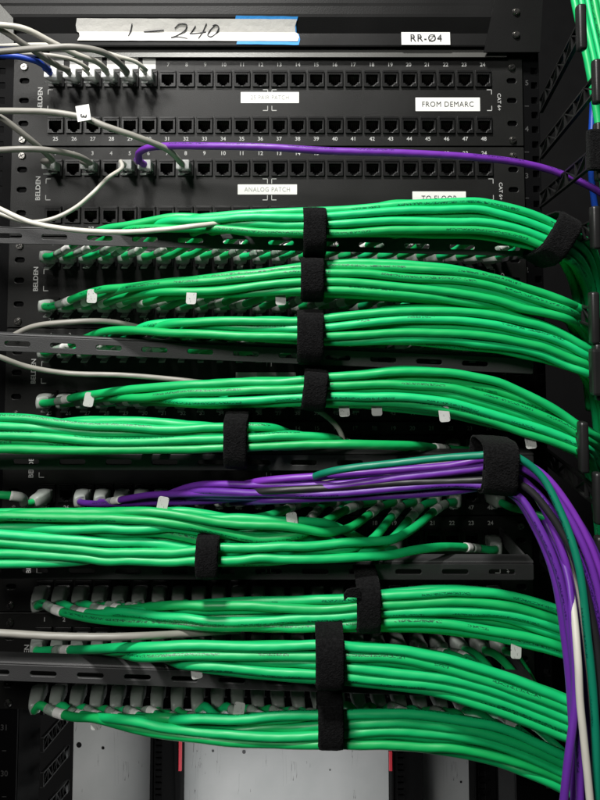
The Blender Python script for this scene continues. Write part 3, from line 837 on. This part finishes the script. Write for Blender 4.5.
B[3] = dict(seed=3, env=[(60, 326, 336), (110, 321, 334), (150, 319, 335), (200, 317, 338), (300, 316, 344), (350, 312, 347), (400, 304, 348), (450, 302, 350), (500, 308, 354), (550, 322, 364), (588, 345, 378)],
            ports=row(6), rows=5, depth=Dp, straps=[311], tail=TAILR, flip=True, group='green cables of the third bundle', sleeve_at=.040)
B[4] = dict(seed=4, env=[(60, 390, 402), (100, 389, 403), (140, 384, 404), (200, 380, 408), (300, 376, 407), (350, 371, 409), (400, 366, 413), (450, 368, 418), (500, 378, 430), (550, 402, 444), (590, 430, 462)],
            ports=row(7), rows=5, depth=Dp, straps=[315], tail=TAILR, flip=False, group='green cables of the fourth bundle', sleeve_at=.040, tags=[(90, -1), (341, -1), (378, -1), (446, -1), (528, -1)])
B[5] = dict(seed=5, dir=-1, env=[(-60, 412, 455), (0, 413, 454), (100, 414, 455), (200, 421, 453), (300, 424, 450), (350, 428, 449), (400, 434, 450), (440, 439, 452)],
            ports=[(8, 22), (8, 21)]+row(8, 8, 18)[::-1], rows=5, depth=[(-60, -.118), (360, -.116), (420, -.10), (470, -.06)], straps=[235], flip=True, join=50, group='green cables of the left-going bundle above the third bar', sleeve_at=.062, wob=.2, cross=.6)
B[6] = dict(seed=6, dir=-1, env=[(-60, 512, 570), (0, 509, 568), (50, 508, 568), (100, 508, 567), (180, 506, 567), (230, 514, 567), (300, 516, 564), (350, 520, 562), (400, 522, 560), (440, 524, 556)],
            ports=[(10, 23), (9, 21), (9, 20), (9, 19), (9, 18), (9, 17), (9, 16), (9, 15), (10, 18), (10, 17), (10, 16), (10, 15), (10, 14), (9, 14), (10, 13), (10, 12), (10, 11), (10, 10), (10, 9), (10, 8)],
            rows=7, depth=DL, straps=[206], flip=True, join=60, group='green cables of the widest left-going bundle', sleeve_at=.040, wob=.36, cross=.9, tags=[(155, 1), (290, 1)])
B[7] = dict(seed=7, env=[(60, 604, 618), (100, 601, 624), (150, 600, 628), (200, 600, 631), (240, 597, 632), (300, 596, 632), (350, 594, 632), (400, 588, 632), (450, 584, 634), (500, 589, 642), (550, 603, 654), (590, 620, 668)],
            ports=row(11), rows=6, depth=Dp, straps=[368], tail=TAILR, flip=True, group='green cables of the bundle below the fourth bar', sleeve_at=.040, droop=6, tags=[(515, -1)])
B[8] = dict(seed=8, env=[(60, 645, 656), (100, 645, 660), (150, 642, 668), (200, 641, 673), (250, 641, 678), (300, 641, 683), (350, 641, 686), (400, 645, 690), (450, 655, 700), (500, 670, 716), (550, 688, 736), (590, 706, 752)],
            ports=row(12), rows=6, depth=[(30, -.055), (70, -.075), (110, -.115), (150, -.126), (600, -.130)], straps=[330], tail=TAILR, flip=False, group='green cables of the bundle over the lowest bar', sleeve_at=.040, tags=[(190, -1)])
B[9] = dict(seed=9, env=[(60, 708, 716), (100, 711, 724), (150, 710, 737), (200, 711, 744), (250, 711, 748), (300, 711, 749), (350, 710, 749), (400, 709, 750), (450, 713, 756), (500, 723, 767), (550, 745, 788), (590, 764, 806)],
            ports=row(13), rows=6, depth=Dp, straps=[330], tail=TAILR, flip=True, group='green cables of the lowest bundle', sleeve_at=.040, droop=9, tags=[(98, -1), (235, 1)])
for k in B: bundle(B[k])

# straps
ring_strap('upper black strap round the uppermost green bundle and the top bar', 315, 205.5, 252, -.1225, .062, .0175)
ring_strap('slanted black strap near the right end of the uppermost green bundle', 563, 212, 260, -.1225, .05, .0195, slope=R(32))
ring_strap('black strap round the second green bundle from the top', 312.5, 257.5, 298, -.1225, .056, .0175)
ring_strap('black strap round the third green bundle and the second slotted bar', 310.5, 312, 363, -.1225, .062, .020)
ring_strap('black strap round the fourth green bundle, just above the left-going cables', 315, 373, 410, -.1225, .056, .0180, slope=R(6))
ring_strap('black strap left of centre tying the left-going bundle to the third bar', 235, 418.5, 469, -.1225, .058, .0175)
ring_strap('black strap tying the widest left-going bundle to the fourth bar', 206.5, 541, 581, -.130, .066, .0165)
ring_strap('black strap with a folded end below the fourth bar, right of centre', 369, 588, 635, -.1225, .056, .0175)
ring_strap('black strap over the lowest slotted bar, above another strap', 330, 642, 693, -.138, .066, .0200)
ring_strap('lowest black strap, round the bottom green bundle', 331, 710, 752, -.1225, .056, .0185)
ring_strap('broad black strap gathering the purple cables at the right', 501, 446, 494, -.156, .036, .0245, slope=R(4))

_st = [o for o in S.objects if o.get('label', '').startswith('black strap with a folded end')][0]
bm = bmesh.new()
prof = [(360, 588, -.1255), (353, 588.5, -.128), (347, 590, -.129), (343.5, 595, -.1285)]
ra = [P(*p) for p in prof]; w_ = Vector((.0008, 0, -.0075))
rows = [[bm.verts.new(p+o+Vector((0, d, 0))) for o in (Vector((0, 0, 0)), w_*(1-.15*i)) for d in (0, .0014)] for i, p in enumerate(ra)]
for a, b in zip(rows, rows[1:]):
    for i, j in ((0, 1), (1, 3), (3, 2), (2, 0)): bm.faces.new((a[i], a[j], b[j], b[i]))
bm.faces.new((rows[0][0], rows[0][1], rows[0][3], rows[0][2])); bm.faces.new((rows[-1][0], rows[-1][1], rows[-1][3], rows[-1][2]))
bmesh.ops.recalc_face_normals(bm, faces=bm.faces)
_o = part('folded_end', bm_mesh(bm), VEL, None, parent=_st); _o.data.transform(Matrix.Translation(-_st.location))

# folded free end sticking out beside the strap below the fourth bar
# purple group ------------------------------------------------------------
cen = [(115, 492, -.06), (150, 490, -.08), (200, 489, -.105), (260, 488, -.12), (330, 485, -.130), (400, 479, -.138), (450, 474, -.142), (480, 471, -.145), (504, 471, -.147), (530, 484, -.15), (552, 516, -.157), (573, 565, -.165), (587, 640, -.170), (594, 720, -.174), (597, 860, -.18)]
def offs(path2, o):
    out = []
    for i, (x, y, d) in enumerate(path2):
        a = path2[max(0, i-1)]; b = path2[min(len(path2)-1, i+1)]
        tx, ty = b[0]-a[0], b[1]-a[1]; l = math.hypot(tx, ty); nx, ny = ty/l, -tx/l     # up / right
        oo = o(i)
        out.append((x+nx*oo, y+ny*oo, d))
    return out
RP = .0026
pl = [ # material, port index, start offset, strap offset, end offset, depth layer, colour word
    (PU, 3, -7, 7, 20, 0, 'purple'), (PU, 4, -2, -17, -16, 0, 'purple'), (PU, 5, 3, 1, -9, 1, 'purple'), (PU, 6, -9, -8, 14, 1, 'purple'), (PU, 7, 6, 12, 27, 1, 'purple'),
    (BKC, 8, 0, -10, 9, 0, 'black'), (PU, 9, -12, -19, -22, 1, 'purple'), (WH, 10, 4, -3, -4, 2, 'white'), (TE, 11, 12, 18, 1, -.6, 'teal'), (BKC, 12, -4, -4, 5, 2, 'black'), (PU, 2, -13, 4, 33, 2, 'purple'), (WH, 13, 8, 14, 17, 2, 'white')]
for (m, i, o0, o1, o2, lay, w) in pl:
    q = port_pos(9, i); ppx, ppy = to_px(q+Vector((0, -.04, 0)))
    n = len(cen)
    def of(j, o0=o0, o1=o1, o2=o2, lay=lay):
        if j <= 8: f = j/8; return o0+(o1-o0)*f**1.5+1.5*math.sin(j*1.7+lay+o0)
        f = min(1, (j-8)/4); return o1+(o2-o1)*f
    pp = [(x, y, d+.0058*lay) for (x, y, d) in offs(cen, of)]
    pp = [p for p in pp if p[0] > ppx+40]
    pts = [q+Vector((0, -.002, 0)), q+Vector((0, -.015, 0)), q+Vector((.003, -.028, 0))]
    J = P(*pp[0]); pts.append(Vector((q.x+(J.x-q.x)*.5, -.034+(J.y+.034)*.5, q.z+(J.z-q.z)*.5))); pts += [P(*p) for p in pp]
    cable(pts, m, RP, '%s patch cable in the %s port of the %s port row from the top' % (w, ORD[i], ORD[9]), 'cables gathered by the broad strap at the right', port=q, sleeve=[(.055, .066)] if i % 2 else None)
# pale loose cable hanging in front of the purple ones at the lower right
cable([P(*p) for p in [(560, 545, -.145), (572, 600, -.168), (578, 660, -.182), (580, 700, -.185), (584, 740, -.187), (590, 800, -.189), (596, 880, -.190)]], WH, .0024,
      'thin cream cable hanging over the purple cables at the lower right', 'cables gathered by the broad strap at the right')
cable([P(*p) for p in [(545, 520, -.14), (566, 570, -.160), (574, 640, -.176), (575, 700, -.181), (567, 770, -.186), (558, 860, -.188)]], PU, RP,
      'purple cable hanging leftmost at the bottom right corner', 'cables gathered by the broad strap at the right')

# green cable to the first port of row 10, entering from the left, and one at its right end
q = port_pos(9, 0)
cable([q+Vector((0, -.002, 0)), q+Vector((0, -.02, 0)), q+Vector((-.006, -.036, 0)), P(20, 497, -.06), P(-20, 494, -.07), P(-60, 492, -.07)], G, RG, 'short green cable entering the first port of the 10th row from the left', 'single cables', port=q, sleeve=[(.05, .072)])
q = port_pos(9, 23)
cable([q+Vector((0, -.002, 0)), q+Vector((0, -.02, 0)), q+Vector((.006, -.038, -.001)), P(530, 512, -.07), P(560, 525, -.08), P(580, 545, -.07), P(600, 580, -.04)], G, RG, 'single green cable leaving the right end of the 10th port row', 'single cables', port=q)

# loose cables at the top left ------------------------------------------------
def loose(k, i, pts, m, r, label, flag=None, sleeve=None, boot=False, up=0):
    q = port_pos(k, i)
    pp = [q+Vector((0, -.002, 0)), q+Vector((0, -.019, 0)), q+Vector((-.0015, -.027, .001))]+[P(*p) for p in pts]
    cable(pp, m, r, label, 'loose cables at the upper left', port=q, flag=flag, sleeve=sleeve, boot=boot)
loose(0, 0, [(49, 70, -.045), (38, 62, -.06), (20, 57, -.066), (-5, 55, -.07), (-40, 52, -.07)], BL, .0026, 'blue cable in the first port of the topmost row')
loose(0, 1, [(68, 70, -.040), (58, 66, -.05), (45, 58, -.065), (22, 43, -.085), (0, 29, -.095), (-40, 15, -.10)], GY, .0026, 'grey cable in the 2nd port of the topmost row')
loose(0, 2, [(88, 69, -.040), (76, 61, -.05), (55, 56, -.058), (25, 54, -.062), (0, 54, -.065), (-40, 55, -.07)], WH, .0018, 'thin white cable in the 3rd port of the topmost row')
loose(0, 3, [(106, 70, -.042), (97, 62, -.055), (80, 56, -.068), (55, 44, -.082), (25, 29, -.095), (0, 25, -.10), (-40, 24, -.10)], WH, .0025, 'cream cable in the 4th port of the topmost row')
loose(0, 4, [(127, 72, -.045), (118, 62, -.06), (102, 52, -.075), (75, 47, -.085), (45, 48, -.09), (20, 50, -.09), (0, 51.5, -.09), (-40, 54, -.09)], GY, .0027, 'thick grey cable in the 5th port of the topmost row')
loose(0, 5, [(146, 70, -.040), (136, 62, -.05), (120, 57, -.058), (95, 50, -.065), (50, 45, -.07), (0, 46, -.07), (-40, 47, -.07)], WH, .0018, 'thin white cable in the 6th port of the topmost row')
loose(2, 0, [(52, 160, -.042), (40, 148, -.06), (22, 133, -.075), (0, 117, -.085), (-40, 100, -.09)], GY, .0026, 'grey cable in the first port of the third row')
loose(2, 2, [(90, 163, -.042), (78, 156, -.06), (55, 151, -.075), (28, 149, -.085), (0, 150, -.09), (-40, 152, -.09)], GY, .0026, 'grey cable in the 3rd port of the third row')
loose(2, 4, [(122, 168, -.042), (108, 178, -.058), (92, 194, -.068), (75, 208, -.072), (52, 219, -.078), (28, 222, -.085), (0, 214, -.09), (-40, 200, -.09)], WH, .0018, 'thin cream cable curving down from the 5th port of the third row')
loose(2, 7, [(181, 163, -.045), (168, 150, -.062), (140, 138, -.078), (105, 126, -.088), (85, 118, -.09), (50, 112, -.092), (20, 111, -.092), (-10, 111, -.092), (-50, 112, -.09)], GY, .0026, 'long grey cable in the 8th port of the third row')
# its paper flag
q = P(84, 114, -.094); tf = Thing('paper_flag', 'small pale paper flag marked 3 folded on the long grey cable', 'label', q)
bm = bmesh.new(); w = .0054; me = plate([rect(-w, -.006, w, .0068)], .0004, 0); bm.from_mesh(me); bm.transform(Matrix.Translation(q+Vector((0, -.0012, 0))) @ Matrix.Rotation(R(-10), 4, 'Y')); fp = part('flag_paper', bm_mesh(bm), PAPER, tf)
bm = bmesh.new(); add_text(bm, '3', q.x, q.z-.002, .007, q.y-.0020, R(-95)); o_ = part('flag_writing', bm_mesh(bm), INK, None, parent=fp); o_.data.transform(Matrix.Translation(-tf.loc))
# purple patch cable crossing the first panels
q = port_pos(2, 5)
cable([q+Vector((0, -.002, 0)), q+Vector((0, -.019, 0)), q+Vector((-.004, -.028, .002)), P(139, 161, -.038), P(139, 153, -.048), P(148, 148, -.056), P(168, 146, -.063), P(200, 146, -.072), P(260, 147, -.08), P(330, 151, -.08), (P(400, 153, -.078)), P(470, 157, -.07), P(515, 162, -.062), P(550, 170, -.055), P(585, 184, -.05), P(620, 205, -.04)],
      PU, .0031, 'single purple cable arching right across the upper two patch panels', 'loose cables at the upper left', port=q, boot=False)
# free thin cables
def free(pts, m, r, label): cable([P(*p) for p in pts], m, r, label, 'thin loose cables crossing from the left')
free([(-40, 190, -.115), (0, 209, -.117), (30, 222, -.118), (75, 230, -.12), (125, 232, -.12), (170, 229, -.12), (195, 226, -.119), (215, 224, -.11), (240, 222, -.085)], WH, .0020, 'thin cream cable lying in front of the topmost slotted bar')
free([(-10, 352, -.07), (16, 334, -.08), (35, 326, -.085), (70, 322, -.085), (100, 321, -.08), (125, 324, -.07), (150, 330, -.06)], GY, .0022, 'thin grey cable arching just above the second slotted bar at the left')
free([(-40, 342, -.125), (0, 357, -.12), (25, 366, -.11), (65, 373, -.10), (120, 375, -.095), (160, 378, -.09), (230, 386, -.085), (290, 398, -.085), (320, 412, -.09), (338, 428, -.09), (345, 445, -.09)], GY, .0020, 'thin pale cable sagging below the second slotted bar')
free([(-50, 631, -.13), (0, 633, -.13), (50, 636, -.13), (100, 637, -.127), (140, 636, -.12), (180, 634, -.105), (240, 630, -.085)], GY, .0025, 'pale grey cable entering from the left above the lowest slotted bar')

# ------------------------------------------------------------------ right-hand vertical manager
finger_heads = [((541, 106), (581, 28), 48), ((541, 152), (597, 82), 46), ((541, 200), (599, 152), 60), ((541, 252), (595, 228), 44), ((541, 300), (594, 318), 52), ((541, 350), (598, 372), 56),
                ((541, 402), (583, 447), 50), ((541, 452), (598, 498), 50), ((541, 505), (600, 560), 46), ((541, 555), (600, 618), 46)]
fw = ['topmost', 'second', 'third', 'fourth', 'fifth', 'sixth', 'seventh', 'eighth', 'ninth', 'tenth']
def finger(base, head, hh, label, group, yb=0.0, yh=-.13):
    a = P(*base, yb); b = P(*head, yh)
    t = Thing('cable_finger', label, 'cable guide', a, group)
    bm = bmesh.new()
    sep = Vector((0, 0, .0062)); n = 6
    strut(bm, a+sep, b+sep, .0032, .0014); strut(bm, a-sep, b-sep, .0032, .0014)
    for k in range(n):
        p0 = a.lerp(b, k/n); p1 = a.lerp(b, (k+1)/n); s_ = 1 if k % 2 else -1
        strut(bm, p0+sep*s_, p1-sep*s_, .0028, .0010); strut(bm, p0-sep, p0+sep, .0028, .0010)
    part('lattice_arm', bm_mesh(bm), PLAST, t)
    h = hh*mpp(yh)/2
    bm = bmesh.new(); box(bm, (b.x-.0032, b.y-.004, b.z-h), (b.x+.0032, b.y+.004, b.z+h), .0022)
    part('end_cap', bm_mesh(bm), PLAST, t, smooth=True)
for (bs, hd, hh), w in zip(finger_heads, fw):
    finger(bs, hd, hh, '%s black lattice finger from the top beside the right rack post' % w, 'lattice fingers on the right side')
for k, (bs, hd) in enumerate([((52, 745), (78, 722)), ((52, 780), (78, 757)), ((52, 815), (78, 794)), ((52, 708), (76, 690))]):
    # fingers seen behind the left post, reaching backwards
    finger((bs[0]-10, bs[1]), (bs[0]+14, bs[1]-28), 10, ['second lowest', 'lowest', 'hidden bottom', 'topmost'][k]+' black lattice finger at the lower left', 'lattice fingers at the lower left', yb=.03, yh=.16)
# wide dark door pads of the manager
for (px, py, h, lb) in ((600, 150, 42, 'dark square strap pad at the right edge beside the purple cable'), (603, 372, 46, 'dark blocky clip at the right edge near the fourth bundle')):
    q = P(px, py, -.135); hh = h*mpp(-.135)/2
    bm = bmesh.new(); box(bm, (q.x-.009, q.y-.004, q.z-hh), (q.x+.02, q.y+.004, q.z+hh), .002)
    solo('clip_pad', bm_mesh(bm), VEL if px == 600 else PLAST, lb, 'clip')
# vertical green run
for n in range(9):
    o = n*6.2+7; lay = (n % 3)*.007
    pts = [(540+o*1.05, -160, .02+lay), (556+o*1.05, -60, -.02+lay), (569+o*1.05, 10, -.04+lay), (582+o*1.05, 70, -.05+lay), (594+o*.9, 140, -.055+lay), (600+o*.8, 220, -.055+lay), (602+o*.8, 330, -.055+lay), (601+o*.8, 450, -.055+lay), (600+o*.8, 600, -.055+lay), (602+o*.8, 760, -.055+lay), (604+o*.8, 900, -.055+lay)]
    cable([P(*p) for p in pts], G, RG, '%s green cable from the left in the vertical run at the right edge' % ORD[n], 'vertical green cables at the right edge')
for (dx, lb) in ((0, 'blue cable behind the fingers at the right edge'),):
    cable([P(*p) for p in [(592, -80, .02), (594, 20, .01), (593, 100, .0), (591, 160, -.005), (594, 200, .01), (606, 260, .03)]], BL, .003, lb, 'single cables')

# ------------------------------------------------------------------ light
def area(name, loc, tgt, size, power, col=(1, 1, 1), sy=None):
    l = bpy.data.lights.new(name, 'AREA'); l.energy = power; l.color = col; l.size = size
    if sy: l.shape = 'RECTANGLE'; l.size_y = sy
    o = bpy.data.objects.new(name, l); COL.objects.link(o); o.location = loc
    o.rotation_euler = (Vector(tgt)-Vector(loc)).to_track_quat('-Z', 'Y').to_euler()
    return o
area('ceiling_lamp', (-.22, -.68, 1.02), (-.15, 0, -.12), .15, 22, (1, .985, .95))
area('aisle_lamp', (-.62, -1.30, .68), (-.2, 0, .1), .30, 12, (1, .98, .94))
area('board_fill', (-.05, .10, -.75), (-.05, .36, -.5), .3, .75, (.97, .99, 1))  # unseen fill light, added to brighten the pale boards behind the rack
w = bpy.data.worlds.new('World'); S.world = w; w.use_nodes = True
w.node_tree.nodes['Background'].inputs[0].default_value = (.5, .52, .55, 1); w.node_tree.nodes['Background'].inputs[1].default_value = .02
S.view_settings.view_transform = 'Standard'; S.view_settings.look = 'None'; S.view_settings.exposure = 0; S.view_settings.gamma = 1
S.render.engine = 'CYCLES'
print('cables', cable_count)

_l = {}
for o in S.objects:
    if o.parent is None and 'label' in o: _l.setdefault(o['label'], []).append(o.name)
for k, v in _l.items():
    if len(v) > 1: print('DUP', k, v)
